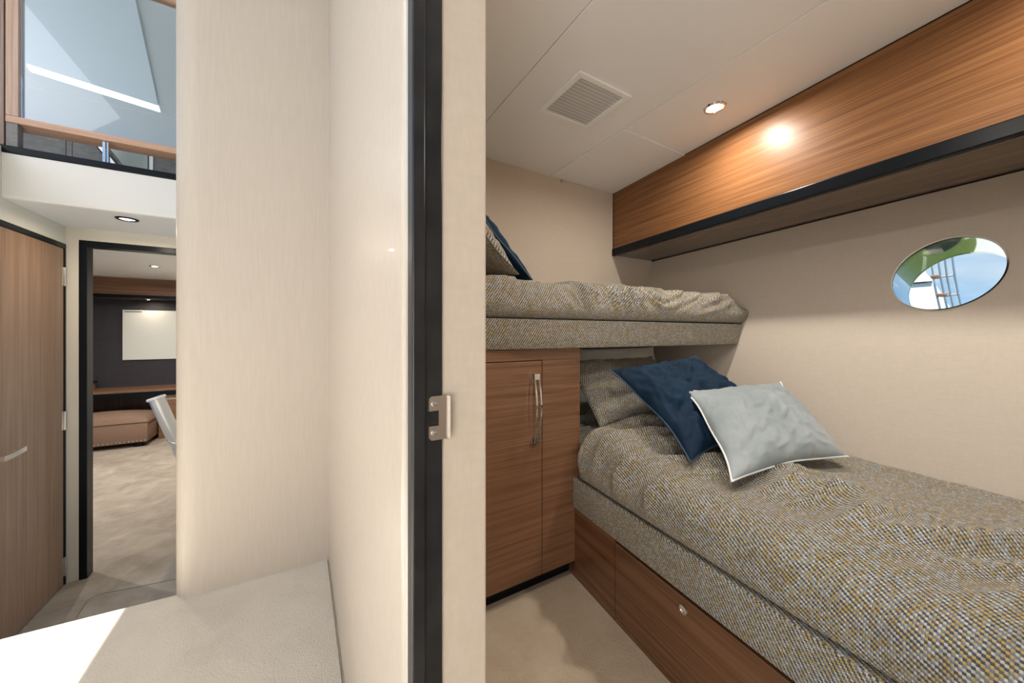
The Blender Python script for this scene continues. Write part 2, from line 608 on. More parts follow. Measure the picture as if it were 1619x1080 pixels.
# ------------------------------------------------------------------ setting: bulkheads and partitions
# main bulkhead: left part is the round-ended wall of the landing, right part the head of the bunk cabin
b = nb()
pts = [(XW + 0.02, 1.86), (XW + 0.02, 2.02), (-0.37, 2.04)]
cx, cy, rr = -0.355, 1.96, 0.085
for k in range(13):
    a = math.radians(90 + 180 * k / 12)
    pts.append((cx + rr * math.cos(a) * 0.95, cy + rr * math.sin(a)))
pts += [(-0.32, 1.872)]
prism(b, pts, ZLOW, 3.2)
setting('wall_front', b, M['streak'], 'tall cream bulkhead with a rounded end beside the far doorway', 'wall', smooth=40)
b = nb()
box(b, (XI - 0.1, YB, -0.05), (2.75, YB + 0.08, 2.3))
setting('wall_head', b, M['linen'], 'cream linen covered wall behind the upper bunk', 'wall')
# partition between landing and cabin; its landing side is padded vinyl
b = nb()
box(b, (0.142, YJ + 0.004, -0.05), (XI, YB, 3.2), 0.003)
box(b, (0.142, -0.45, 2.03), (XI, YJ + 0.004, 3.2))
box(b, (0.142, -1.6, -0.05), (XI, -0.45, 3.2))
setting('wall_partition', b, M['linen'], 'cream partition between the landing and the bunk cabin', 'wall')
b = nb()
box(b, (XW, 0.462, 0.0), (0.150, 1.862, 3.2), 0.016, 4)
setting('wall_padding', b, M['vinyl'], 'padded cream vinyl wall panel left of the black door frame', 'wall', smooth=40)
b = nb()
box(b, (XW + 0.002, 0.4445, 0.0), (XW + 0.022, 0.4615, 2.6), 0.003)
setting('trim_1', b, M['satin'], 'slim metal edge strip between vinyl panel and black door frame', 'trim')
# hull side with a round port cut through
PC = (0.32, 1.269)      # port centre (y, z)
PR = 0.141
b = nb()
y0, y1, z0, z1 = -0.85, YB + 0.02, -0.06, 2.2
SEG = 64
inner, outer = [], []
for k in range(SEG):
    a = 2 * math.pi * k / SEG
    cy_, cz_ = PC[0] + PR * (0.979 * math.cos(a) - 0.05 * math.sin(a)), PC[1] + PR * (0.950 * math.sin(a) - 0.05 * math.cos(a))
    inner.append((cy_, cz_))
    dx, dz = math.cos(a), math.sin(a)
    s = min([((y1 - PC[0]) / dx) if dx > 1e-6 else ((y0 - PC[0]) / dx) if dx < -1e-6 else 1e9,
             ((z1 - PC[1]) / dz) if dz > 1e-6 else ((z0 - PC[1]) / dz) if dz < -1e-6 else 1e9])
    outer.append((PC[0] + dx * s, PC[1] + dz * s))
# snap the four corners
for (qy, qz) in ((y0, z0), (y0, z1), (y1, z0), (y1, z1)):
    k = min(range(SEG), key=lambda i: (outer[i][0] - qy) ** 2 + (outer[i][1] - qz) ** 2)
    outer[k] = (qy, qz)
HN = Vector((1, -0.135, -0.34)).normalized()
def hp(y, z, d=0.0):
    return Vector((hull_x(y, z), y, z)) + HN * d
Vi = [b.verts.new(hp(*p)) for p in inner]
Vo = [b.verts.new(hp(*p)) for p in outer]
Wi = [b.verts.new(hp(*p, 0.14)) for p in inner]
Wo = [b.verts.new(hp(*p, 0.14)) for p in outer]
for k in range(SEG):
    j = (k + 1) % SEG
    b.faces.new([Vi[k], Vi[j], Vo[j], Vo[k]])
    b.faces.new([Wi[j], Wi[k], Wo[k], Wo[j]])
    b.faces.new([Vo[k], Vo[j], Wo[j], Wo[k]])
    b.faces.new([Vi[j], Vi[k], Wi[k], Wi[j]])
bmesh.ops.recalc_face_normals(b, faces=b.faces)
setting('wall_hull', b, M['hull_linen'], 'sloping cream hull side with the round port window', 'wall')
# port: tunnel ring + pane
port = bpy.data.objects.new('window_1', None)
COL.objects.link(port)
port.location = hp(*PC)
port['kind'] = 'structure'
port['label'] = 'round port window in the sloping hull side above the lower bunk'
port['category'] = 'window'
b = nb()
r1, r2 = [], []
def pc(k, r, d):
    a = 2 * math.pi * k / SEG
    return hp(PC[0] + r * (0.979 * math.cos(a) - 0.05 * math.sin(a)), PC[1] + r * (0.950 * math.sin(a) - 0.05 * math.cos(a)), d)
prof = [(PR + 0.004, -0.0015), (PR + 0.003, -0.004), (PR - 0.002, -0.003), (PR - 0.003, 0.0), (PR - 0.003, 0.139), (PR + 0.0, 0.139)]
R = [[b.verts.new(pc(k, r, d)) for k in range(SEG)] for r, d in prof]
for A_, B_ in zip(R, R[1:]):
    for k in range(SEG):
        j = (k + 1) % SEG
        b.faces.new([A_[k], A_[j], B_[j], B_[k]])
bmesh.ops.recalc_face_normals(b, faces=b.faces)
put('port_tunnel', b, M['mirror'], port, 45, label='polished metal tunnel ring of the port')
b = nb()
F0 = [b.verts.new(pc(k, PR - 0.003, 0.128)) for k in range(SEG)]
F1 = [b.verts.new(pc(k, PR - 0.003, 0.136)) for k in range(SEG)]
b.faces.new(F0)
b.faces.new(F1[::-1])
for k in range(SEG):
    j = (k + 1) % SEG
    b.faces.new([F0[k], F0[j], F1[j], F1[k]])
bmesh.ops.recalc_face_normals(b, faces=b.faces)
put('pane', b, M['glass_port'], port, None, label='clear port glass')

# foot wall of the cabin and the rest of the landing enclosure (behind the viewer)
b = nb()
box(b, (XI - 0.05, -0.86, -0.05), (2.3, -0.80, 2.2))
setting('wall_foot', b, M['linen'], 'cream wall at the foot of the lower bunk', 'wall')
b = nb()
box(b, (-2.26, -1.6, -0.3), (-2.2, 1.95, 2.1))
setting('wall_left', b, M['wall_paint'], 'cream side of the landing, left of the step', 'wall')
b = nb()
box(b, (-2.26, -1.66, -0.3), (XI, -1.6, 2.1))
setting('wall_back', b, M['wall_paint'], 'cream wall behind the landing', 'wall')
b = nb()
box(b, (-2.26, 1.96, -0.3), (XDOOR - 0.05, 2.02, 1.85))
setting('wall_left', b, M['wall_paint'], 'short cream return wall beside the left-hand door', 'wall')

# ------------------------------------------------------------------ cabin headliner, in boards with fine joints
b = nb()
G = 0.0016
box(b, (XI, -0.85, ZC), (0.758 - G, YB, ZC + 0.02), 0.0015, 1)
box(b, (0.758 + G, -0.85, ZC), (1.368 - G, YB, ZC + 0.02), 0.0015, 1)
box(b, (1.368 + G, -0.85, ZC), (2.45, 1.229 - G, ZC + 0.02), 0.0015, 1)
box(b, (XI, -0.86, ZC + 0.02), (2.6, YB + 0.02, ZC + 0.10))
setting('ceiling', b, M['white'], 'white boarded headliner of the bunk cabin', 'ceiling')
b = nb()
box(b, (1.368 + G, 1.229 + G, ZC - 0.004), (1.928, YB - 0.002, ZC + 0.02), 0.0025, 2)
put('ceiling_panel', b, M['white'], None, None, label='square white access panel in the cabin ceiling next to the wooden locker', category='panel')
b = nb()
box(b, (1.455, YB - 0.012, ZC - 0.022), (1.472, YB - 0.0005, ZC - 0.004), 0.002)
put('panel_catch', b, M['steel'], None, None, label='tiny metal catch under the ceiling panel at the head wall', category='catch')

# unseen roof slab added to block the sun: its edges outline the sunlit patch
b = nb()
box(b, (-1.545, -1.66, 3.2), (2.4, 2.92, 3.28))
box(b, (-3.4, 1.396, 3.2), (-1.545, 2.92, 3.28))
setting('ceiling_sun_blocker', b, M['gel'], 'unseen white slab over the landing, shaped to cut the sun patch', 'ceiling')

# ------------------------------------------------------------------ air vent
vent = thing('air_vent', (1.061, 1.184, ZC), 'square white louvred air vent in the cabin ceiling', 'vent')
b = nb()
vx0, vx1, vy0, vy1 = 0.917, 1.205, 1.040, 1.327
fw = 0.026
for lo, hi in (((vx0, vy0), (vx1, vy0 + fw)), ((vx0, vy1 - fw), (vx1, vy1)), ((vx0, vy0 + fw), (vx0 + fw, vy1 - fw)), ((vx1 - fw, vy0 + fw), (vx1, vy1 - fw))):
    box(b, (lo[0], lo[1], ZC - 0.007), (hi[0], hi[1], ZC - 0.0005), 0.002, 2)
put('frame', b, M['white_plastic'], vent)
b = nb()
ns = 13
for k in range(ns):
    y = vy0 + fw + (k + 0.5) * (vy1 - vy0 - 2 * fw) / ns
    hexa(b, [(vx0 + fw, y - 0.007, ZC - 0.0065), (vx1 - fw, y - 0.007, ZC - 0.0065), (vx1 - fw, y - 0.0055, ZC - 0.0065), (vx0 + fw, y - 0.0055, ZC - 0.0065),
             (vx0 + fw, y + 0.003, ZC - 0.0012), (vx1 - fw, y + 0.003, ZC - 0.0012), (vx1 - fw, y + 0.007, ZC - 0.0012), (vx0 + fw, y + 0.007, ZC - 0.0012)])
put('louvre', b, M['white_plastic'], vent)
b = nb()
box(b, (vx0 + fw - 0.002, vy0 + fw - 0.002, ZC - 0.001), (vx1 - fw + 0.002, vy1 - fw + 0.002, ZC - 0.0004))
put('backing', b, plain('vent recess', (0.62, 0.62, 0.61), 0.8), vent)

# ------------------------------------------------------------------ recessed lamps
def downlight(x, y, z, label, group, energy, r=0.026, color=(1.0, 0.86, 0.68), lens='lens', rim='chrome', size=0.05, spread=math.radians(172)):
    t = thing('ceiling_light', (x, y, z), label, 'light', group)
    b = nb()
    lathe(b, [(r, -0.001), (r + 0.002, -0.006), (r + 0.010, -0.0055), (r + 0.014, -0.0005), (r, -0.0005), (r, -0.001)], (x, y, z), seg=36)
    put('rim', b, M[rim], t, 40)
    b = nb()
    lathe(b, [(0, -0.0035), (r * 0.8, -0.0032), (r, -0.0008), (0, -0.0006)], (x, y, z), seg=32)
    put('lens', b, M[lens], t, 40)
    add_light('AREA', 'lamp_light', (x, y, z - 0.012), energy, color, rot=(0, 0, 0), parent=t, shape='DISK', size=size, spread=spread)
    return t

LW = (1.0, 0.915, 0.81)
downlight(1.585, 0.908, ZC, 'bright round recessed lamp in the cabin ceiling near the wooden locker', None, 8.5, r=0.032, color=LW)
downlight(1.50, -0.10, ZC, 'unseen recessed lamp added as fill over the foot of the bunk', None, 8.0, color=LW)  # out of view, put in to soften the cabin light
downlight(0.52, 0.55, ZC, 'unseen recessed lamp added as fill by the doorway', None, 6.0, color=LW)  # second added fill lamp, outside the view

# ------------------------------------------------------------------ overhead locker along the hull
lk = thing('overhead_locker', (2.1, 1.0, 1.604), 'long teak overhead locker with a black lower edge along the hull', 'locker')
ya, yb = -0.80, YB - 0.001
def lx(y, o=0.0):
    return locker_x(y) + o
b = nb()
ZL = 1.604
hexa(b, [(lx(ya), ya, ZL + 0.052), (lx(ya, 0.02), ya, ZL + 0.052), (lx(yb, 0.02), yb, ZL + 0.052), (lx(yb), yb, ZL + 0.052),
         (lx(ya), ya, ZC - 0.004), (lx(ya, 0.02), ya, ZC - 0.004), (lx(yb, 0.02), yb, ZC - 0.004), (lx(yb), yb, ZC - 0.004)])
put('front_panel', b, M['teak_y'], lk)
b = nb()
hexa(b, [(lx(ya, -0.012), ya, ZL), (lx(ya, 0.02), ya, ZL), (lx(yb, 0.02), yb, ZL), (lx(yb, -0.012), yb, ZL),
         (lx(ya, -0.012), ya, ZL + 0.050), (lx(ya, 0.02), ya, ZL + 0.050), (lx(yb, 0.02), yb, ZL + 0.050), (lx(yb, -0.012), yb, ZL + 0.050)], 0.004)
put('black_edge', b, M['black'], lk)
b = nb()
for za, o0 in ((ZC - 0.004, -0.003),):
    hexa(b, [(lx(ya, o0), ya, za), (lx(ya, 0.02), ya, za), (lx(yb, 0.02), yb, za), (lx(yb, o0), yb, za),
             (lx(ya, o0), ya, ZC - 0.0008), (lx(ya, 0.02), ya, ZC - 0.0008), (lx(yb, 0.02), yb, ZC - 0.0008), (lx(yb, o0), yb, ZC - 0.0008)])
hexa(b, [(lx(yb, -0.003), yb - 0.004, ZL + 0.05), (lx(yb, 0.0), yb - 0.004, ZL + 0.05), (lx(yb, 0.0), yb, ZL + 0.05), (lx(yb, -0.003), yb, ZL + 0.05),
         (lx(yb, -0.003), yb - 0.004, ZC - 0.0008), (lx(yb, 0.0), yb - 0.004, ZC - 0.0008), (lx(yb, 0.0), yb, ZC - 0.0008), (lx(yb, -0.003), yb, ZC - 0.0008)])
put('shadow_gap', b, M['gap'], lk)
b = nb()
z_ = ZL + 0.008
hexa(b, [(lx(ya, 0.02), ya, z_), (hull_x(ya, z_) - 0.001, ya, z_), (hull_x(yb, z_) - 0.001, yb, z_), (lx(yb, 0.02), yb, z_),
         (lx(ya, 0.02), ya, z_ + 0.02), (hull_x(ya, z_) - 0.001, ya, z_ + 0.02), (hull_x(yb, z_) - 0.001, yb, z_ + 0.02), (lx(yb, 0.02), yb, z_ + 0.02)])
put('underside', b, M['teak_under'], lk)
b = nb()
zz = z_ - 0.005
hexa(b, [(hull_x(ya, zz) - 0.006, ya, zz), (hull_x(ya, zz) - 0.0008, ya, zz), (hull_x(yb, zz) - 0.0008, yb, zz), (hull_x(yb, zz) - 0.006, yb, zz),
         (hull_x(ya, zz) - 0.006, ya, z_), (hull_x(ya, zz) - 0.0008, ya, z_), (hull_x(yb, zz) - 0.0008, yb, z_), (hull_x(yb, zz) - 0.006, yb, z_)])
put('edge_bead', b, M['black'], lk)

# ------------------------------------------------------------------ cabin doorway frame and strike plate
fr = thing('door_frame', (0.135, YJ, 0.0), 'tall black door frame on the jamb of the bunk cabin doorway', 'door frame')
b = nb()
box(b, (XW + 0.0005, YJ - 0.004, 0.0), (0.1295, YJ + 0.019, 2.03), 0.002)
put('stop', b, M['black_jamb'], fr)
b = nb()
box(b, (0.1285, YJ + 0.0005, 0.0), (0.152, YJ + 0.006, 2.03), 0.0015)
put('jamb_face', b, M['black_jamb'], fr)
b = nb()
box(b, (XW, -0.45, 2.0), (0.141, YJ - 0.005, 2.03), 0.002)
put('head', b, M['black_jamb'], fr)
st = thing('strike_plate', (0.147, YJ, 0.945), 'brushed steel strike plate screwed to the black door frame', 'strike plate')
b = nb()
# C-shaped plate: outline in x,z
zt, zb2, xl, xr = 0.973, 0.919, 0.1345, 0.1605
out = [(xl + 0.003, zt), (xr, zt), (xr, zb2), (xl + 0.003, zb2), (xl, zb2 + 0.003), (xl, 0.9365), (0.1465, 0.9365), (0.1465, 0.955), (xl, 0.955), (xl, zt - 0.003)]
slab(b, [(x, YJ + 0.0004, z) for x, z in out], (0, -0.002, 0))
box(b, (xr - 0.0015, YJ - 0.0065, zb2), (xr, YJ - 0.001, zt), 0.0006)
put('plate', b, M['steel'], st)
b = nb()
box(b, (xl + 0.001, YJ - 0.0003, 0.937), (0.1463, YJ + 0.0004, 0.9548))
put('bolt_recess', b, M['gap'], st)
for z in (0.9635, 0.928):
    b = nb()
    lathe(b, [(0, 0.0036), (0.0022, 0.0032), (0.0032, 0.0018), (0.0032, 0.0)], (0.1405, YJ - 0.0015, z), (0, -1, 0), seg=20)
    put('screw', b, M['chrome'], st, 40)

# ------------------------------------------------------------------ wardrobe cabinet at the head of the cabin
YC = 1.19
cb = thing('cabinet', (0.6, YC + 0.2, 0.0), 'teak wardrobe cabinet with a curved chrome handle below the upper bunk', 'cabinet')
b = nb()
box(b, (XI + 0.001, YC + 0.02, 0.068), (1.049, YB - 0.002, 0.985))
box(b, (1.034, YC + 0.001, 0.060), (1.050, YC + 0.02, 0.985), 0.001)
put('body', b, M['teak_x'], cb)
b = nb()
box(b, (XI + 0.001, YC, 0.942), (1.033, YC + 0.0195, 0.985))
put('top_rail', b, M['teak_x'], cb)
b = nb()
box(b, (0.8495, YC, 0.068), (1.033, YC + 0.0195, 0.941), 0.001)
put('fixed_panel', b, M['teak_x'], cb)
dr = None
b = nb()
box(b, (0.26, YC, 0.068), (0.8455, YC + 0.0185, 0.938), 0.001)
dr = put('door', b, M['teak_x'], cb)
b = nb()
box(b, (XI + 0.001, YC + 0.015, 0.055), (1.049, YC + 0.03, 0.985))
put('shadow_gap', b, M['gap'], cb)
b = nb()
box(b, (XI + 0.001, YC + 0.045, 0.0), (1.045, YC + 0.06, 0.068))
put('toe_kick', b, M['black'], cb)
# bowed handle with an open slot: two rails and end blocks
b = nb()
hz0, hz1, hx = 0.615, 0.890, 0.809
n = 18
def bow(k):
    t_ = k / n
    return YC - 0.016 - 0.020 * math.sin(math.pi * t_), hz0 + (hz1 - hz0) * t_
for off in (-0.0105, 0.0105):
    for k in range(n):
        (ya_, za_), (yb_, zb_) = bow(k), bow(k + 1)
        hexa(b, [(hx + off - 0.0035, ya_, za_), (hx + off + 0.0035, ya_, za_), (hx + off + 0.0035, ya_ + 0.006, za_), (hx + off - 0.0035, ya_ + 0.006, za_),
                 (hx + off - 0.0035, yb_, zb_), (hx + off + 0.0035, yb_, zb_), (hx + off + 0.0035, yb_ + 0.006, zb_), (hx + off - 0.0035, yb_ + 0.006, zb_)])
for z in (hz0, hz1 - 0.026):
    box(b, (hx - 0.014, YC - 0.022, z), (hx + 0.014, YC - 0.0002, z + 0.026), 0.002)
put('handle', b, M['chrome'], dr, None, label='curved chrome handle')

# ------------------------------------------------------------------ lower bunk
lb = thing('lower_bunk', (1.45, 0.5, 0.0), 'lower bunk with a dark teak drawer front and tweed covered edge', 'bunk bed')
y0b, y1b = -0.795, YC + 0.0
def bunk_box(b, ya, yb, z0, z1, o0, o1, bev=0.0):
    hexa(b, [(bunk_x(ya) + o0, ya, z0), (bunk_x(ya) + o1, ya, z0), (bunk_x(yb) + o1, yb, z0), (bunk_x(yb) + o0, yb, z0),
             (bunk_x(ya) + o0, ya, z1), (bunk_x(ya) + o1, ya, z1), (bunk_x(yb) + o1, yb, z1), (bunk_x(yb) + o0, yb, z1)], bev)
b = nb()
bunk_box(b, 0.931, 1.071 - 0.0004, 0.0, 0.300, 0.0, 0.018)
bunk_box(b, 1.071 + 0.0004, YC - 0.001, 0.0, 0.300, 0.0, 0.018)
bunk_box(b, YC - 0.001, YC + 0.044, 0.0, 0.053, 0.0, 0.018)
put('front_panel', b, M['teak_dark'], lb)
b = nb()
bunk_box(b, y0b, 0.9285, 0.0, 0.017, 0.0, 0.018)
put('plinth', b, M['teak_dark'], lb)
b = nb()
bunk_box(b, y0b, 0.9285, 0.0195, 0.288, 0.0, 0.018, 0.001)
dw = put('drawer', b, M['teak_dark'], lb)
b = nb()
ky, kz = 0.635, 0.253
lathe(b, [(0.0, 0.0025), (0.007, 0.0025), (0.0085, 0.0045), (0.0125, 0.004), (0.0140, 0.0), (0, 0.0)], (bunk_x(ky) - 0.0002, ky, kz), (-1, KB, 0), seg=32)
put('knob', b, M['chrome'], dw, 40, label='round chrome push knob')
b = nb()
bunk_box(b, y0b, YC + 0.03, 0.0, 0.306, 0.019, 0.03)
put('shadow_gap', b, M['gap'], lb)
b = nb()
bunk_box(b, y0b, YC - 0.002, 0.306, 0.432, -0.014, 0.03, 0.008)
boxuv(b)
put('upholstered_side', b, M['weave_fine'], lb, 40)
b = nb()
xf = 1.056
hexa(b, [(bunk_x(y0b) + 0.031, y0b, 0.28), (hull_x(y0b, 0.28) - 0.004, y0b, 0.28), (hull_x(1.19, 0.28) - 0.004, 1.19, 0.28), (1.056, 1.19, 0.28),
         (bunk_x(y0b) + 0.031, y0b, 0.43), (hull_x(y0b, 0.28) - 0.004, y0b, 0.43), (hull_x(1.19, 0.28) - 0.004, 1.19, 0.43), (1.056, 1.19, 0.43)])
hexa(b, [(xf, 1.19, 0.28), (hull_x(1.19, 0.28) - 0.004, 1.19, 0.28), (hull_x(1.83, 0.28) - 0.004, 1.83, 0.28), (xf, 1.83, 0.28),
         (xf, 1.19, 0.43), (hull_x(1.19, 0.28) - 0.004, 1.19, 0.43), (hull_x(1.83, 0.28) - 0.004, 1.83, 0.43), (xf, 1.83, 0.43)])
put('bunk_board', b, M['teak_dark'], lb)
b = nb()
hexa(b, [(bunk_x(y0b) + 0.04, y0b, 0.432), (hull_x(y0b, 0.432) - 0.004, y0b, 0.432), (hull_x(1.19, 0.432) - 0.004, 1.19, 0.432), (1.080, 1.19, 0.432),
         (bunk_x(y0b) + 0.09, y0b, 0.520), (hull_x(y0b, 0.432) - 0.014, y0b, 0.520), (hull_x(1.19, 0.432) - 0.014, 1.19, 0.520), (1.12, 1.19, 0.520)])
hexa(b, [(1.058, 1.19, 0.432), (hull_x(1.19, 0.432) - 0.004, 1.19, 0.432), (hull_x(1.83, 0.432) - 0.004, 1.83, 0.432), (1.058, 1.83, 0.432),
         (1.10, 1.19, 0.530), (hull_x(1.19, 0.432) - 0.014, 1.19, 0.530), (hull_x(1.83, 0.432) - 0.014, 1.83, 0.560), (1.08, 1.83, 0.560)])
put('mattress', b, M['cotton'], lb)

def sst(a, b_, x):
    t_ = max(0.0, min(1.0, (x - a) / (b_ - a)))
    return t_ * t_ * (3 - 2 * t_)

def profile(pts, s):
    """polyline by arc length share, pts (x,z)"""
    n_ = len(pts) - 1
    f_ = s * n_
    i_ = min(int(f_), n_ - 1)
    t_ = f_ - i_
    return (pts[i_][0] * (1 - t_) + pts[i_ + 1][0] * t_, pts[i_][1] * (1 - t_) + pts[i_ + 1][1] * t_)

def cat(p, n_):
    """smooth resample of control points (Catmull-Rom)"""
    out_ = []
    for i in range(len(p) - 1):
        p0, p1, p2, p3 = p[max(i - 1, 0)], p[i], p[i + 1], p[min(i + 2, len(p) - 1)]
        for k in range(n_):
            t_ = k / n_
            out_.append(tuple(0.5 * ((2 * p1[c]) + (-p0[c] + p2[c]) * t_ + (2 * p0[c] - 5 * p1[c] + 4 * p2[c] - p3[c]) * t_ ** 2 + (-p0[c] + 3 * p1[c] - 3 * p2[c] + p3[c]) * t_ ** 3) for c in range(len(p1))))
    out_.append(p[-1])
    L_ = [0.0]
    for a, c in zip(out_, out_[1:]):
        L_.append(L_[-1] + math.dist(a, c))
    N_ = 120
    res, k = [], 0
    for i in range(N_ + 1):
        d_ = L_[-1] * i / N_
        while k < len(L_) - 2 and L_[k + 1] < d_:
            k += 1
        t_ = (d_ - L_[k]) / max(L_[k + 1] - L_[k], 1e-9)
        res.append(tuple(a * (1 - t_) + c * t_ for a, c in zip(out_[k], out_[k + 1])))
    return res

def duvet_pt(u, v):
    """u along the bunk (foot to head), v from the tucked front edge over the top to the hull"""
    y = y0b + 0.01 + u * (1.46 - y0b)
    head = sst(1.13, 1.20, y)
    xf_ = bunk_x(y) * (1 - head) + 1.066 * head
    lift = 0.055 * math.exp(-((y - 1.03) / 0.15) ** 2) + 0.010
    top = 0.585 + lift
    xh = hull_x(y, top) - 0.004
    ctl = [(xf_ + 0.016, 0.4355), (xf_ - 0.008 * (1 - head), 0.447), (xf_ - 0.012 * (1 - head), 0.49), (xf_ + 0.004, 0.545), (xf_ + 0.060, top - 0.012), (xf_ + 0.17, top + 0.004),
           ((xf_ + xh) / 2, top + 0.016), (xh - 0.12, top + 0.008), (xh - 0.03, top - 0.008), (xh - 0.002, top - 0.03)]
    P = duvet_pt.cache.get(u)
    if P is None:
        P = duvet_pt.cache[u] = cat(ctl, 9)
    x, z = profile(P, v)
    w = sst(0.02, 0.12, v) * (1 - sst(0.93, 1.0, v))
    q = Vector((x * 1.0, y, 0))
    a = noise.noise(Vector((x * 2.6 + y * 0.9, y * 3.0 - x * 0.8, 3.1))) * 0.026
    ac = y + x * 0.62
    c1_ = 1 - abs(noise.noise(Vector((ac * 5.5, x * 1.6, 8.0)))) * 2.4
    c2_ = 1 - abs(noise.noise(Vector((ac * 12.0, x * 3.0, 21.0)))) * 2.6
    side = 1 - 0.75 * sst(0.42, 0.72, v)
    cr = (max(0.0, c1_) ** 1.6 * 0.050 + max(0.0, c2_) ** 2 * 0.017) * side - 0.016
    fine_ = noise.noise(Vector((x * 9, y * 9, z * 9))) * 0.0045
    d = (a + cr + fine_) * w
    front = 1 - sst(0.22, 0.42, v)
    z2 = max(z + d * (1 - 0.55 * front), 0.4355)
    x2 = x - d * 0.7 * front * (1 - head)
    # the fabric lies against the hull lining, and sinks a little under the cushions
    z2 -= 0.010 * math.exp(-(((x2 - 1.38) / 0.30) ** 2 + ((y - 0.68) / 0.22) ** 2)) * w
    return Vector((min(x2, hull_x(y, z2) - 0.004), y, z2))
duvet_pt.cache = {}
NU, NV = 300, 120
ulen = 1.46 - y0b
vlen = 1.18
b = grid(duvet_pt, NU, NV, lambda u, v: (v * vlen, u * ulen))
bmesh.ops.recalc_face_normals(b, faces=b.faces)
o = put('duvet', b, M['weave'], None, 0, label='rumpled tweed duvet of gold, cream and slate on the lower bunk', category='duvet')
if o.data.polygons[NU // 2 * NV + int(NV * 0.6)].normal.z < 0:
    o.data.flip_normals()
md = o.modifiers.new('thickness', 'SOLIDIFY')
md.thickness = 0.008
md.offset = -1

# ------------------------------------------------------------------ upper bunk
ub = thing('upper_bunk', (1.2, 1.5, 0.987), 'upper bunk with a tweed covered front edge above the cabinet', 'bunk bed')
def up_y(x):
    return 1.181 - 0.0998 * (x - 0.597)
xr_lo, xr_hi = hull_x(1.035, 0.988) - 0.006, hull_x(1.035, 1.108) - 0.006
xl_ = XI + 0.001
b = nb()
hexa(b, [(xl_, up_y(xl_), 0.987), (xr_lo, up_y(xr_lo), 0.990), (xr_lo, up_y(xr_lo) + 0.035, 0.990), (xl_, up_y(xl_) + 0.035, 0.987),
         (xl_, up_y(xl_), 1.108), (xr_hi, up_y(xr_hi), 1.100), (xr_hi, up_y(xr_hi) + 0.035, 1.100), (xl_, up_y(xl_) + 0.035, 1.108)], 0.006)
boxuv(b)
put('upholstered_edge', b, M['weave_fine'], ub, 40)
b = nb()
def hx_(y, z):
    return hull_x(y, z) - 0.006
hexa(b, [(xl_, up_y(xl_) + 0.036, 0.990), (hx_(1.07, 0.992), 1.085, 0.992), (hx_(1.835, 0.992), 1.835, 0.992), (xl_, 1.835, 0.990),
         (xl_, up_y(xl_) + 0.036, 1.098), (hx_(1.07, 0.992), 1.085, 1.095), (hx_(1.835, 0.992), 1.835, 1.095), (xl_, 1.835, 1.098)])
put('bunk_board', b, M['linen'], ub)
b = nb()
hexa(b, [(xl_, up_y(xl_) + 0.05, 1.109), (hx_(1.07, 1.109) - 0.02, 1.11, 1.109), (hx_(1.835, 1.109), 1.835, 1.109), (xl_, 1.835, 1.109),
         (xl_, up_y(xl_) + 0.09, 1.195), (hx_(1.07, 1.109) - 0.06, 1.14, 1.180), (hx_(1.835, 1.109) - 0.03, 1.835, 1.18), (xl_, 1.835, 1.195)])
put('mattress', b, M['cotton'], ub)

XU0, XU1 = XI + 0.003, 2.096
def up_duvet(u, v):
    x = XU0 + u * (XU1 - XU0)
    end = sst(0.93, 1.0, u)
    yf = up_y(x)
    top = 1.268 - 0.048 * end * end - 0.004 * u
    bot = 1.1115 - 0.006 * u
    lim = hull_x
    ctl = [(yf + 0.030, bot), (yf + 0.002, bot + 0.004), (yf - 0.016, bot + 0.035), (yf - 0.014, bot + 0.070), (yf + 0.012 + 0.02 * end, top - 0.022), (yf + 0.07, top), (yf + 0.22, top + 0.010), (1.60, top + 0.010), (1.78, top + 0.0), (1.83, top - 0.04)]
    P = up_duvet.cache.get(u)
    if P is None:
        P = up_duvet.cache[u] = cat(ctl, 9)
    y, z = profile(P, v)
    w = sst(0.03, 0.13, v) * (1 - sst(0.9, 1.0, v))
    a = noise.noise(Vector((x * 3.2, y * 3, z * 5 + 5.0))) * 0.012
    til = 0.4 + 2.6 * sst(0.9, 1.5, x)
    c1_ = 1 - abs(noise.noise(Vector(((x - z * til) * 8.5, z * 3.0, 4.0)))) * 2.6
    c2_ = 1 - abs(noise.noise(Vector(((x - z * til * 0.7) * 17, z * 5.0, 9.0)))) * 2.6
    cr = (max(0.0, c1_) ** 2 * 0.020 + max(0.0, c2_) ** 2 * 0.008) * (1 - sst(0.45, 0.62, v)) - 0.006
    f_ = noise.noise(Vector((x * 11, y * 11, z * 11))) * 0.003
    d = (a + cr + f_) * w * (1 - 0.85 * sst(0.86, 0.99, u))
    front = 1 - sst(0.38, 0.6, v)
    y3, z3 = y - d * front, z + d * (1 - 0.5 * front)
    return Vector((min(x, hull_x(y3, z3) - 0.013), y3, z3))
up_duvet.cache = {}
b = grid(up_duvet, 260, 90, lambda u, v: (u * 1.9, v * 0.95))
bmesh.ops.recalc_face_normals(b, faces=b.faces)
o = put('duvet', b, M['weave_fine'], None, 0, label='tweed duvet with creased front on the upper bunk', category='duvet')
if o.data.polygons[130 * 90 + 55].normal.z < 0:
    o.data.flip_normals()
md = o.modifiers.new('thickness', 'SOLIDIFY')
md.thickness = 0.006
md.offset = -1

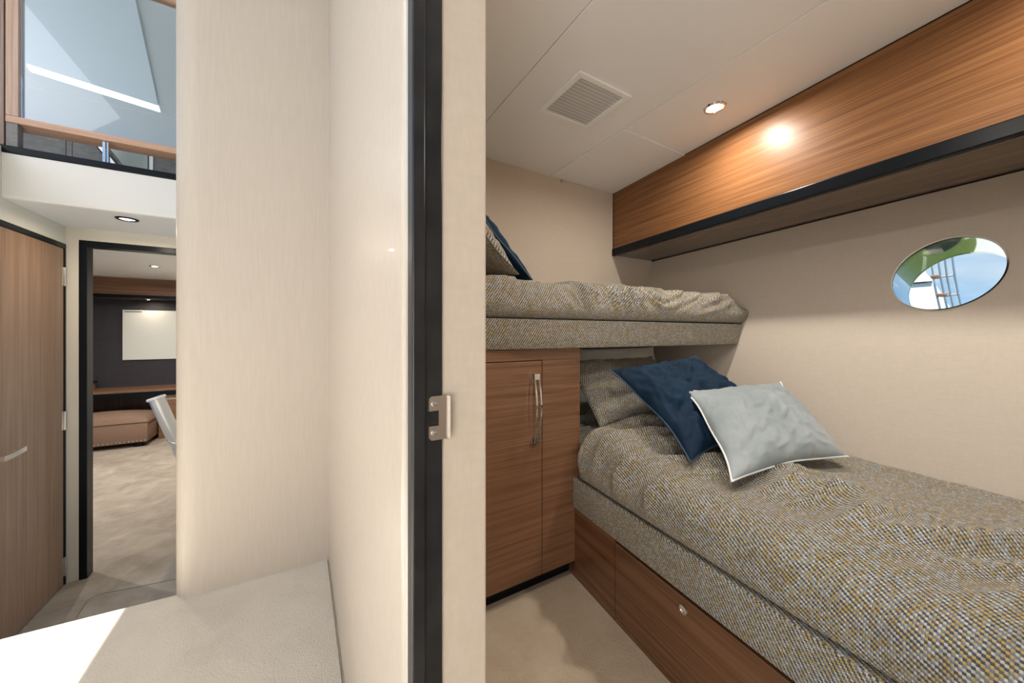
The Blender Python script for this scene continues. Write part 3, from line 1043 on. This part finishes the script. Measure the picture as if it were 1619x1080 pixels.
# ------------------------------------------------------------------ cushions and pillows
def cushion(name, BL, BR, TL, thick, mat, label, category, seed, pipe=None, pipe_r=0.003, wr=0.010, pinch=0.06, ears=0.03, N=72, group=None, droop=0.0, fold=0.75, back=0.35):
    BL, BR, TL = Vector(BL), Vector(BR), Vector(TL)
    U, V = BR - BL, TL - BL
    C = BL + U / 2 + V / 2
    nrm = U.cross(V).normalized()
    lu, lv = U.length, V.length
    def rim(a, bb):
        a2 = a * (1 - pinch * (1 - bb * bb) * abs(a) ** 3)
        b2 = bb * (1 - pinch * (1 - a * a) * abs(bb) ** 3)
        e = (abs(a) * abs(bb)) ** 5 * ears
        return C + U * (a2 / 2) * (1 + e) + V * (b2 / 2) * (1 + e)
    def off(a, bb, sgn):
        w = ((1 - a * a) * (1 - bb * bb))
        base = thick / 2 * max(w, 0.0) ** 0.42
        rad = math.atan2(bb, a)
        rr_ = math.hypot(a, bb)
        n1 = noise.noise(Vector((a * 1.6 + seed, bb * 1.6, sgn * 2.0)))
        n2 = noise.noise(Vector((a * 5 + seed * 3, bb * 3.2 - a * 2.5, sgn * 3.0 + 7)))
        rays = noise.noise(Vector((math.cos(rad) * 5 + seed, math.sin(rad) * 5, sgn + 11))) * sst(0.35, 1.0, rr_)
        cr = (1 - abs(n2) * 2.4)
        cr = max(0.0, cr) ** 3
        return base + (n1 * 1.0 * wr + rays * 1.6 * wr + cr * fold * wr) * max(w, 0) ** 0.5
    bm = nb()
    lay = bm.loops.layers.uv.new('UVMap')
    def mp(t_):   # denser towards the edge
        return math.sin(t_ * math.pi / 2)
    for sgn in (1, -1):
        V_ = [[None] * (N + 1) for _ in range(N + 1)]
        for i in range(N + 1):
            for j in range(N + 1):
                a, bb = mp(-1 + 2 * i / N), mp(-1 + 2 * j / N)
                p = rim(a, bb) + nrm * (off(a, bb, 1) if sgn > 0 else -back * off(a, bb, -1))
                p.z -= droop * (1 - bb) * 0
                V_[i][j] = bm.verts.new(p)
        for i in range(N):
            for j in range(N):
                ids = ((i, j), (i + 1, j), (i + 1, j + 1), (i, j + 1))
                if sgn < 0:
                    ids = ids[::-1]
                f = bm.faces.new([V_[p][q] for p, q in ids])
                for lp, (p, q) in zip(f.loops, ids):
                    lp[lay].uv = (mp(-1 + 2 * p / N) * lu / 2 + sgn * 3, mp(-1 + 2 * q / N) * lv / 2)
    bmesh.ops.remove_doubles(bm, verts=bm.verts, dist=0.0002)
    zmin = min(v.co.z for v in bm.verts)
    t = thing(name, (C.x, C.y, zmin), label, category, group)
    put('cover', bm, mat, t, 0)
    if pipe is not None:
        ring = []
        M_ = 40
        for side in range(4):
            for k in range(M_):
                t_ = mp(-1 + 2 * k / M_)
                a, bb = ((t_, -1), (1, t_), (-t_, 1), (-1, -t_))[side]
                p = rim(a, bb) * 1.0
                p = C + (p - C) * 1.004
                p += nrm * 0.004 * math.sin(t_ * 5 + seed + side)
                ring.append(p)
        pb = nb()
        tube(pb, ring, pipe_r, 8, closed=True)
        put('piping', pb, pipe, t, 0)
    return t

cushion('pillow', (1.10, 1.52, 0.665), (1.93, 1.38, 0.665), (1.12, 1.66, 0.960), 0.14, M['cotton'],
        'white cotton pillow standing behind the tweed pillow under the upper bunk', 'pillow', 3.3, None, wr=0.008)
cushion('pillow', (1.115, 1.130, 0.650), (1.72, 1.065, 0.655), (1.115, 1.415, 0.905), 0.15, M['weave_pillow'],
        'tweed pillow with dark piping at the head of the lower bunk behind the navy cushion', 'pillow', 5.1, M['cord'], 0.003, wr=0.012, pinch=0.07)
cushion('cushion', (1.143, 0.735, 0.628), (1.635, 0.665, 0.672), (1.17, 1.12, 0.885), 0.14, M['navy'],
        'navy blue velvet cushion leaning on the tweed pillow on the lower bunk', 'cushion', 9.2, M['navy_pipe'], 0.0028, wr=0.018, pinch=0.09, ears=0.05, fold=1.5)
cushion('cushion', (1.100, 0.575, 0.622), (1.604, 0.474, 0.632), (1.302, 0.852, 0.818), 0.13, M['pale'],
        'pale grey blue velvet cushion with white piping at the front of the lower bunk', 'cushion', 1.7, M['pale_pipe'], 0.0032, wr=0.011, pinch=0.07, ears=0.04, fold=1.1)
cushion('pillow', (0.730, 1.205, 1.285), (0.730, 1.70, 1.285), (0.45, 1.205, 1.60), 0.15, M['weave_pillow'],
        'tweed pillow at the doorway end of the upper bunk', 'pillow', 6.4, M['cord'], 0.003, wr=0.012)
cushion('cushion', (0.845, 1.27, 1.285), (0.845, 1.72, 1.285), (0.565, 1.27, 1.575), 0.13, M['navy'],
        'dark navy velvet cushion leaning on the tweed pillow of the upper bunk', 'cushion', 2.6, M['navy_pipe'], 0.0028, wr=0.012)

# ------------------------------------------------------------------ passage: left-hand door
b = nb()
box(b, (XDOOR - 0.05, 1.952, 1.530), (XDOOR, YDW, 1.845))
setting('wall_side', b, M['wall_paint'], 'cream wall strip over the left-hand door', 'wall')
d1 = bpy.data.objects.new('door_1', None)
COL.objects.link(d1)
d1.location = (XDOOR, 2.5, ZLOW)
d1['kind'] = 'structure'
d1['label'] = 'tall teak door with a chrome lever at the left edge of the passage'
d1['category'] = 'door'
b = nb()
box(b, (XDOOR - 0.04, 2.06, ZLOW + 0.004), (XDOOR, 2.868, 1.503), 0.001)
leaf = put('leaf', b, M['teak_z'], d1)
b = nb()
box(b, (XDOOR - 0.05, 2.03, 1.505), (XDOOR + 0.003, YDW - 0.002, 1.531), 0.001)
box(b, (XDOOR - 0.05, 2.872, ZLOW), (XDOOR + 0.003, YDW - 0.002, 1.505), 0.001)
box(b, (XDOOR - 0.05, 2.03, ZLOW), (XDOOR + 0.003, 2.055, 1.505), 0.001)
put('frame', b, M['black'], d1, None, label='black door frame')
for z in (1.353, 0.582, -0.200):
    b = nb()
    box(b, (XDOOR - 0.0005, 2.853, z - 0.05), (XDOOR + 0.0025, 2.884, z + 0.05), 0.0008)
    tube(b, [(XDOOR + 0.005, 2.870, z - 0.05), (XDOOR + 0.005, 2.870, z + 0.05)], 0.0048, 12)
    put('hinge', b, M['steel'], d1, 40, label='metal hinge')
b = nb()
hz = 0.535
lathe(b, [(0.0, 0.006), (0.024, 0.006), (0.026, 0.0), (0, 0)], (XDOOR + 0.0002, 2.32, hz), (1, 0, 0), seg=28)
tube(b, [(XDOOR + 0.004, 2.32, hz), (XDOOR + 0.045, 2.32, hz)], 0.009, 14)
for k in range(10):
    y_a, y_b = 2.312 + 0.014 * k, 2.312 + 0.014 * (k + 1)
    za, zb_ = hz + 0.012 * max(0.0, k / 10 - 0.4), hz + 0.012 * max(0.0, (k + 1) / 10 - 0.4)
    xa, xb = XDOOR + 0.040, XDOOR + 0.040
    hexa(b, [(xa, y_a, za - 0.011), (xa + 0.011, y_a, za - 0.011), (xb + 0.011, y_b, zb_ - 0.010), (xb, y_b, zb_ - 0.010),
             (xa, y_a, za + 0.011), (xa + 0.011, y_a, za + 0.011), (xb + 0.011, y_b, zb_ + 0.010), (xb, y_b, zb_ + 0.010)])
put('lever_handle', b, M['chrome'], leaf, 40, label='chrome lever handle')

# ------------------------------------------------------------------ passage: far doorway bulkhead and frame
XO0, XO1 = -1.042, -0.30
b = nb()
box(b, (XDOOR - 0.05, YDW, ZLOW), (XO0, YDW + 0.06, 1.75))
box(b, (XO0, YDW, 1.561), (0.0, YDW + 0.06, 1.75))
box(b, (XO1, YDW, ZLOW), (0.0, YDW + 0.06, 1.561))
setting('wall_doorway', b, M['wall_paint'], 'cream bulkhead around the far doorway', 'wall')
df = thing('door_frame', (-0.67, YDW, ZLOW), 'black frame of the open far doorway beside the left-hand door', 'door frame')
b = nb()
box(b, (XO0, YDW - 0.004, ZLOW), (-1.011, YDW + 0.065, 1.561), 0.002)
put('jamb', b, M['black'], df)
b = nb()
box(b, (XO1 - 0.03, YDW - 0.004, ZLOW), (XO1, YDW + 0.065, 1.561), 0.002)
put('jamb', b, M['black'], df)
b = nb()
box(b, (-1.011, YDW - 0.004, 1.528), (XO1 - 0.03, YDW + 0.065, 1.561), 0.002)
put('head', b, M['black'], df)
# passage ceiling and saloon floor edge
b = nb()
prof = [(YS, 1.820), (YS, 1.640), (YS + 0.006, 1.630), (YS + 0.016, 1.627), (YDW, 1.627), (YDW, 1.820)]
slab(b, [(XDOOR - 0.02, y, z) for y, z in prof], (0.95, 0, 0))
setting('ceiling_passage', b, M['gel'], 'white ceiling over the passage before the far doorway', 'ceiling')
downlight(-0.752, 2.540, 1.627, 'round black-rimmed recessed lamp in the low passage ceiling', None, 3.0, r=0.030, rim='black', lens='lens_soft')

# ------------------------------------------------------------------ saloon above: sill, balustrade, headliner
b = nb()
box(b, (-2.3, YS - 0.004, 1.820), (0.1, YS + 0.05, 1.852), 0.003)
setting('trim_2', b, M['black'], 'black edge of the upper floor above the passage', 'trim')
b = nb()
box(b, (-3.2, YS + 0.05, 1.80), (0.1, 6.9, 1.84))
setting('floor_saloon', b, M['carpet_low'], 'floor of the upper saloon', 'floor')
bl = thing('balustrade', (-0.75, YS, 1.852), 'teak framed glass balustrade at the top left above the passage', 'balustrade')
b = nb()
box(b, (-1.0830, YS, 1.954), (-0.20, YS + 0.10, 1.983), 0.002)
put('bottom_rail', b, M['rail_wood'], bl)
b = nb()
box(b, (-1.0830, YS + 0.001, 1.9835), (-1.047, YS + 0.045, 2.74), 0.002)
put('stile', b, M['stile_wood'], bl)
b = nb()
box(b, (-1.046, YS + 0.001, 2.712), (-0.20, YS + 0.045, 2.745), 0.002)
put('top_rail', b, M['rail_wood'], bl)
b = nb()
box(b, (-1.0465, YS + 0.018, 1.9835), (-0.20, YS + 0.026, 2.7115))
put('glass_pane', b, M['glass_pane'], bl)
b = nb()
box(b, (-1.0825, YS + 0.002, 1.8525), (-1.049, YS + 0.04, 1.9535), 0.002)
put('post', b, M['grey_panel'], bl)
b = nb()
box(b, (-0.800, YS + 0.012, 1.8525), (-0.790, YS + 0.030, 1.9535), 0.001)
box(b, (-0.786, YS + 0.012, 1.8525), (-0.780, YS + 0.030, 1.9535), 0.001)
put('clamp', b, M['chrome'], bl)
b = nb()
box(b, (-1.20, YS + 0.0, 1.8525), (-1.086, YS + 0.06, 2.9), 0.002)
put('wall_post', b, wood('brown post', 'z', (0.16, 0.09, 0.06), (0.24, 0.15, 0.11), (0.33, 0.22, 0.16)), None, None, label='brown wooden post at the very top left beside the glass balustrade', category='post')
# low grey cabinet behind the balustrade
gc = thing('saloon_cabinet', (-1.1, 3.3, 1.84), 'low grey cabinet seen through the gap under the balustrade rail', 'cabinet')
b = nb()
for x0_, x1_ in ((-1.9, -1.197), (-1.195, -1.172), (-1.170, -0.84), (-0.816, 0.05)):
    box(b, (x0_, 3.17, 1.84), (x1_, 3.45, 2.235), 0.001)
put('body', b, M['grey_panel'], gc)
b = nb()
box(b, (-0.838, 3.165, 1.84), (-0.818, 3.40, 2.235), 0.001)
put('metal_edge', b, M['satin'], gc)
b = nb()
slab(b, [(-1.040, 3.155, 2.235), (-0.842, 3.155, 2.235), (-0.842, 3.155, 2.02), (-0.90, 3.155, 2.02)], (0, 0.008, 0))
put('glass_sheet', b, M['tint_glass'], None, None, label='grey-green sheet leaning before the grey cabinet under the balustrade rail', category='sheet')
b = nb()
slab(b, [(-1.098, 3.135, 2.235), (-1.066, 3.135, 2.235), (-0.905, 3.135, 1.99), (-0.940, 3.135, 1.99)], (0, 0.012, 0))
sr = put('stair_rail', b, M['black'], None, None, label='slanting rail with a bright metal strip under the balustrade rail', category='rail')
b = nb()
slab(b, [(-1.090, 3.130, 2.235), (-1.070, 3.130, 2.235), (-0.912, 3.130, 1.99), (-0.932, 3.130, 1.99)], (0, 0.005, 0))
put('metal_strip', b, M['satin'], sr, None, label='bright metal strip')
# saloon headliner, skylight
ZS = 3.40
b = nb()
box(b, (-3.2, 2.92, ZS - 0.0), (0.1, 6.9, ZS + 0.06))
setting('ceiling_saloon', b, M['saloon_ceiling'], 'blue-grey saloon headliner seen through the glass balustrade', 'ceiling')
b = nb()
box(b, (-3.2, 6.85, 1.84), (0.1, 6.9, ZS))
setting('wall_saloon', b, M['saloon_ceiling'], 'far wall of the saloon above', 'wall')
sk = thing('skylight', (-1.5, 4.3, ZS), 'large blind-covered skylight seen through the glass balustrade', 'skylight')
b = nb()
slab(b, [(-1.45, 2.7, ZS - 0.0005), (-0.86, 2.7, ZS - 0.0005), (-1.257, 5.007, ZS - 0.0005), (-2.040, 4.80, ZS - 0.0005)], (0, 0, -0.012))
put('blind', b, M['blind'], sk)
b = nb()
slab(b, [(-2.050, 4.835, ZS - 0.0005), (-1.258, 5.030, ZS - 0.0005), (-1.275, 5.150, ZS - 0.0005), (-2.075, 4.940, ZS - 0.0005)], (0, 0, -0.014))
put('daylight_strip', b, M['strip'], sk, None, label='white daylight strip')
b = nb()
box(b, (-2.6, 5.255, ZS - 0.004), (-0.3, 5.262, ZS - 0.0005))
setting('trim_3', b, M['gel'], 'fine white joint line in the saloon headliner', 'trim')

# ------------------------------------------------------------------ far stateroom
ZF = 1.746
YF = 6.70
b = nb()
box(b, (-2.62, YF, ZLOW), (-0.3, YF + 0.06, 1.80))
setting('wall_far', b, M['dark_wall'], 'dark plum wall at the end of the far stateroom', 'wall')
b = nb()
box(b, (-2.62, YDW + 0.06, ZLOW), (-2.56, YF, 1.80))
setting('wall_stateroom', b, M['dark_wall'], 'dark side wall of the far stateroom', 'wall')
b = nb()
box(b, (-0.60, YDW + 0.06, ZLOW), (-0.54, YF, 1.80))
setting('wall_stateroom', b, M['wall_paint'], 'cream inner side wall of the far stateroom', 'wall')
b = nb()
box(b, (-2.56, YDW + 0.06, ZF), (-0.6, 4.30, ZF + 0.05), 0.001)
box(b, (-2.56, 4.304, ZF), (-0.6, YF, ZF + 0.05), 0.001)
box(b, (-2.56, YDW + 0.06, ZF + 0.02), (-0.6, YF, ZF + 0.05))
setting('ceiling_stateroom', b, M['white'], 'white ceiling of the far stateroom', 'ceiling')
fv = thing('overhead_locker', (-1.6, 6.4, 1.45), 'reddish teak overhead locker on the far stateroom wall', 'locker')
b = nb()
box(b, (-2.56, 6.30, 1.535), (-0.6, 6.32, ZF - 0.001))
put('front_panel', b, M['teak_x'], fv)
b = nb()
box(b, (-2.56, 6.285, 1.492), (-0.6, 6.32, 1.534), 0.003)
put('black_edge', b, M['black'], fv)
b = nb()
box(b, (-2.56, 6.32, 1.497), (-0.6, YF - 0.001, 1.515))
put('underside', b, M['teak_under'], fv)
downlight(-1.30, 5.081, ZF, 'recessed lamp in the white ceiling of the far stateroom', None, 30.0, r=0.03, color=(1, 0.94, 0.87))
downlight(-1.73, 6.52, 1.497, 'recessed lamp under the reddish locker in the far stateroom', None, 1.0, r=0.028, rim='black')
downlight(-2.0, 4.0, ZF, 'hidden recessed lamp in the far stateroom ceiling near the door', None, 22.0, r=0.03, color=(1, 0.94, 0.87))
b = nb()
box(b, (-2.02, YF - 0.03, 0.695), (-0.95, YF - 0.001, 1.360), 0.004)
scr = put('wall_screen', b, M['panel_reflection'], None, None, label='rectangular screen on the dark stateroom wall, its window reflection painted pale', category='screen')
b = nb()
box(b, (-2.0, YF - 0.032, 1.330), (-1.83, YF - 0.0305, 1.345))
put('clip', b, M['steel'], scr)
sh = thing('wall_shelf', (-1.5, 6.4, 0.2), 'reddish wooden shelf above the ottoman in the far stateroom', 'shelf')
b = nb()
box(b, (-2.55, 6.20, 0.315), (-0.62, YF - 0.002, 0.340), 0.002)
put('shelf_board', b, M['teak_x'], sh)
b = nb()
box(b, (-2.55, 6.19, 0.270), (-0.62, 6.215, 0.314), 0.002)
put('black_edge', b, M['black'], sh)
b = nb()
box(b, (-2.55, 6.50, ZLOW), (-0.62, 6.52, 0.30))
put('back_panel', b, M['slats'], sh)
b = nb()
box(b, (-1.56, 6.22, ZLOW), (-1.25, 6.50, 0.26), 0.003)
put('end_panel', b, M['teak_x'], sh)
dk = thing('desk_box', (-2.4, 6.4, 0.341), 'small wooden box with a dark top on the shelf in the far stateroom', 'box')
b = nb()
box(b, (-2.54, 6.24, 0.341), (-2.24, 6.60, 0.425), 0.003)
put('body', b, M['teak_x'], dk)
b = nb()
box(b, (-2.545, 6.235, 0.4255), (-2.225, 6.61, 0.445), 0.003)
put('lid', b, M['black'], dk)
# ottoman
ot = thing('ottoman', (-1.95, 6.12, ZLOW), 'brown upholstered storage ottoman with nailhead trim on the stateroom carpet', 'ottoman')
oy0, oy1, ox0, ox1 = 5.90, 6.40, -2.42, -1.575
b = nb()
box(b, (ox0, oy0, ZLOW + 0.055), (ox1, oy1, ZLOW + 0.29), 0.008, 2)
put('base', b, M['ottoman'], ot, 40)
b = nb()
def lidpt(u, v, top):
    x = ox0 - 0.008 + u * (ox1 - ox0 + 0.016)
    y = oy0 - 0.008 + v * (oy1 - oy0 + 0.016)
    a, c = 2 * u - 1, 2 * v - 1
    w = max(0.0, (1 - a ** 8) * (1 - c ** 8))
    z = ZLOW + 0.294 + 0.065 * w ** 0.4 + 0.05 * (1 - a * a) * (1 - c * c)
    for q in (0.25, 0.5, 0.75):
        z -= 0.012 * math.exp(-(((u - q) / 0.05) ** 2 + ((v - 0.5) / 0.08) ** 2))
    return Vector((x, y, z))
join(b, grid(lambda u, v: lidpt(u, v, 1), 40, 28))
box(b, (ox0 - 0.006, oy0 - 0.006, ZLOW + 0.291), (ox1 + 0.006, oy1 + 0.006, ZLOW + 0.296))
put('lid', b, M['ottoman'], ot, 60)
b = nb()
for k in range(24):
    x = ox0 + 0.02 + k * (ox1 - ox0 - 0.04) / 23
    lathe(b, [(0, 0.007), (0.007, 0.005), (0.010, 0.0)], (x, oy0, ZLOW + 0.075), (0, -1, 0), seg=10)
put('nailhead_trim', b, M['steel'], ot, 40)
for x in (ox0 + 0.09, ox1 - 0.09):
    for y in (oy0 + 0.07, oy1 - 0.07):
        b = nb()
        lathe(b, [(0, 0), (0.045, 0), (0.055, 0.02), (0.055, 0.04), (0.04, 0.0548), (0, 0.0548)], (x, y, ZLOW + 0.0002), seg=20)
        put('foot', b, M['black'], ot, 40)
# tilted cylinder on brackets by the far doorway
cy_t = thing('metal_cylinder', (-0.80, 3.5, 0.30), 'tilted silver cylinder with a bright round cap just inside the far doorway', 'cylinder')
p0, p1 = Vector((-0.888, 3.5, 0.585)), Vector((-0.735, 3.5, 0.12))
ax = (p1 - p0).normalized()
b = nb()
lathe(b, [(0.044, 0.0), (0.044, 0.30), (0.041, 0.31), (0.041, 0.5), (0, 0.5)], p0, ax, seg=32)
put('barrel', b, M['satin'], cy_t, 40)
b = nb()
lathe(b, [(0, -0.012), (0.048, -0.010), (0.054, -0.004), (0.054, 0.006), (0.050, 0.008)], p0, ax, seg=32)
put('cap', b, plain('painted white cap glare', (0.93, 0.95, 0.97), 0.15), cy_t, 40, label='round cap with its chrome glare painted white')  # white colour stands in for light mirrored by a chrome end
b = nb()
tube(b, [p0 + ax * 0.012 + Vector((0.03, 0, 0)), (-0.601, 3.5, 0.575)], 0.006, 10)
put('bracket', b, M['chrome'], cy_t, 40)
b = nb()
q = p0 + ax * 0.315
tube(b, [q + Vector((-0.03, -0.02, 0.02)), q + Vector((-0.025, -0.04, -0.015)), q + Vector((0.02, -0.035, -0.035)), (-0.601, 3.5, q.z - 0.02)], 0.006, 10)
put('bracket', b, M['chrome'], cy_t, 40)

# ------------------------------------------------------------------ outside the port
b = nb()
box(b, (2.6, -30, -1.3), (80, 40, -1.2))
put('harbour_water', b, M['water'], None, None, kind='structure', label='green harbour water outside the port', category='water')

nbt = thing('boat', (6.0, 2.0, -1.2), 'white hull of a neighbouring boat seen through the round port', 'boat')
b = nb()
poly = [(0.62, -1.2), (0.70, 1.0), (0.765, 1.28), (0.86, 1.52), (0.935, 1.66), (1.06, 1.76), (1.6, 1.84), (6.0, 1.95), (6.0, -1.2)]
slab(b, [(5.1, y, z) for y, z in poly], (3.0, 0.9, -0.6))
put('hull', b, M['boat_white'], nbt)
b = nb()
box(b, (5.088, 0.875, 1.528), (5.099, 5.9, 1.540), 0.002)
put('rubbing_strake', b, M['black'], nbt)
ld = thing('boarding_ladder', (4.40, 0.62, -1.2), 'stainless boarding ladder with brown treads outside the round port', 'ladder')
KX = 0.88
for ya_, yb_ in ((0.885, 0.765), (0.842, 0.722), (0.800, 0.690), (0.757, 0.645)):
    b = nb()
    pts = []
    for k in range(31):
        t_ = -0.35 + 3.95 * k / 30
        zz_ = 1.05 + (1.95 - 0.95 * t_ - 1.05) * KX
        pts.append((4.40, (ya_ + (yb_ - ya_) * t_ + (0.018 * math.sin(math.pi * t_) if 0 < t_ < 1 else 0.0)) * KX, max(zz_, -1.2)))
    tube(b, pts, 0.0078, 10)
    put('rail', b, M['chrome'], ld, 40)
for y_, z_t in ((0.815, 1.565), (0.775, 1.395)):
    b = nb()
    y_, z_t = y_ * KX, 1.05 + (z_t - 1.05) * KX
    box(b, (4.35, y_ - 0.005, z_t - 0.012), (4.45, y_ + 0.040, z_t + 0.012), 0.005)
    put('tread', b, M['brown_tread'], ld, None, label='brown tread')
    b = nb()
    tube(b, [(4.40, y_ - 0.066, z_t), (4.40, y_ + 0.026, z_t - 0.006)], 0.007, 10)
    put('crossbar', b, M['steel'], ld, 40)
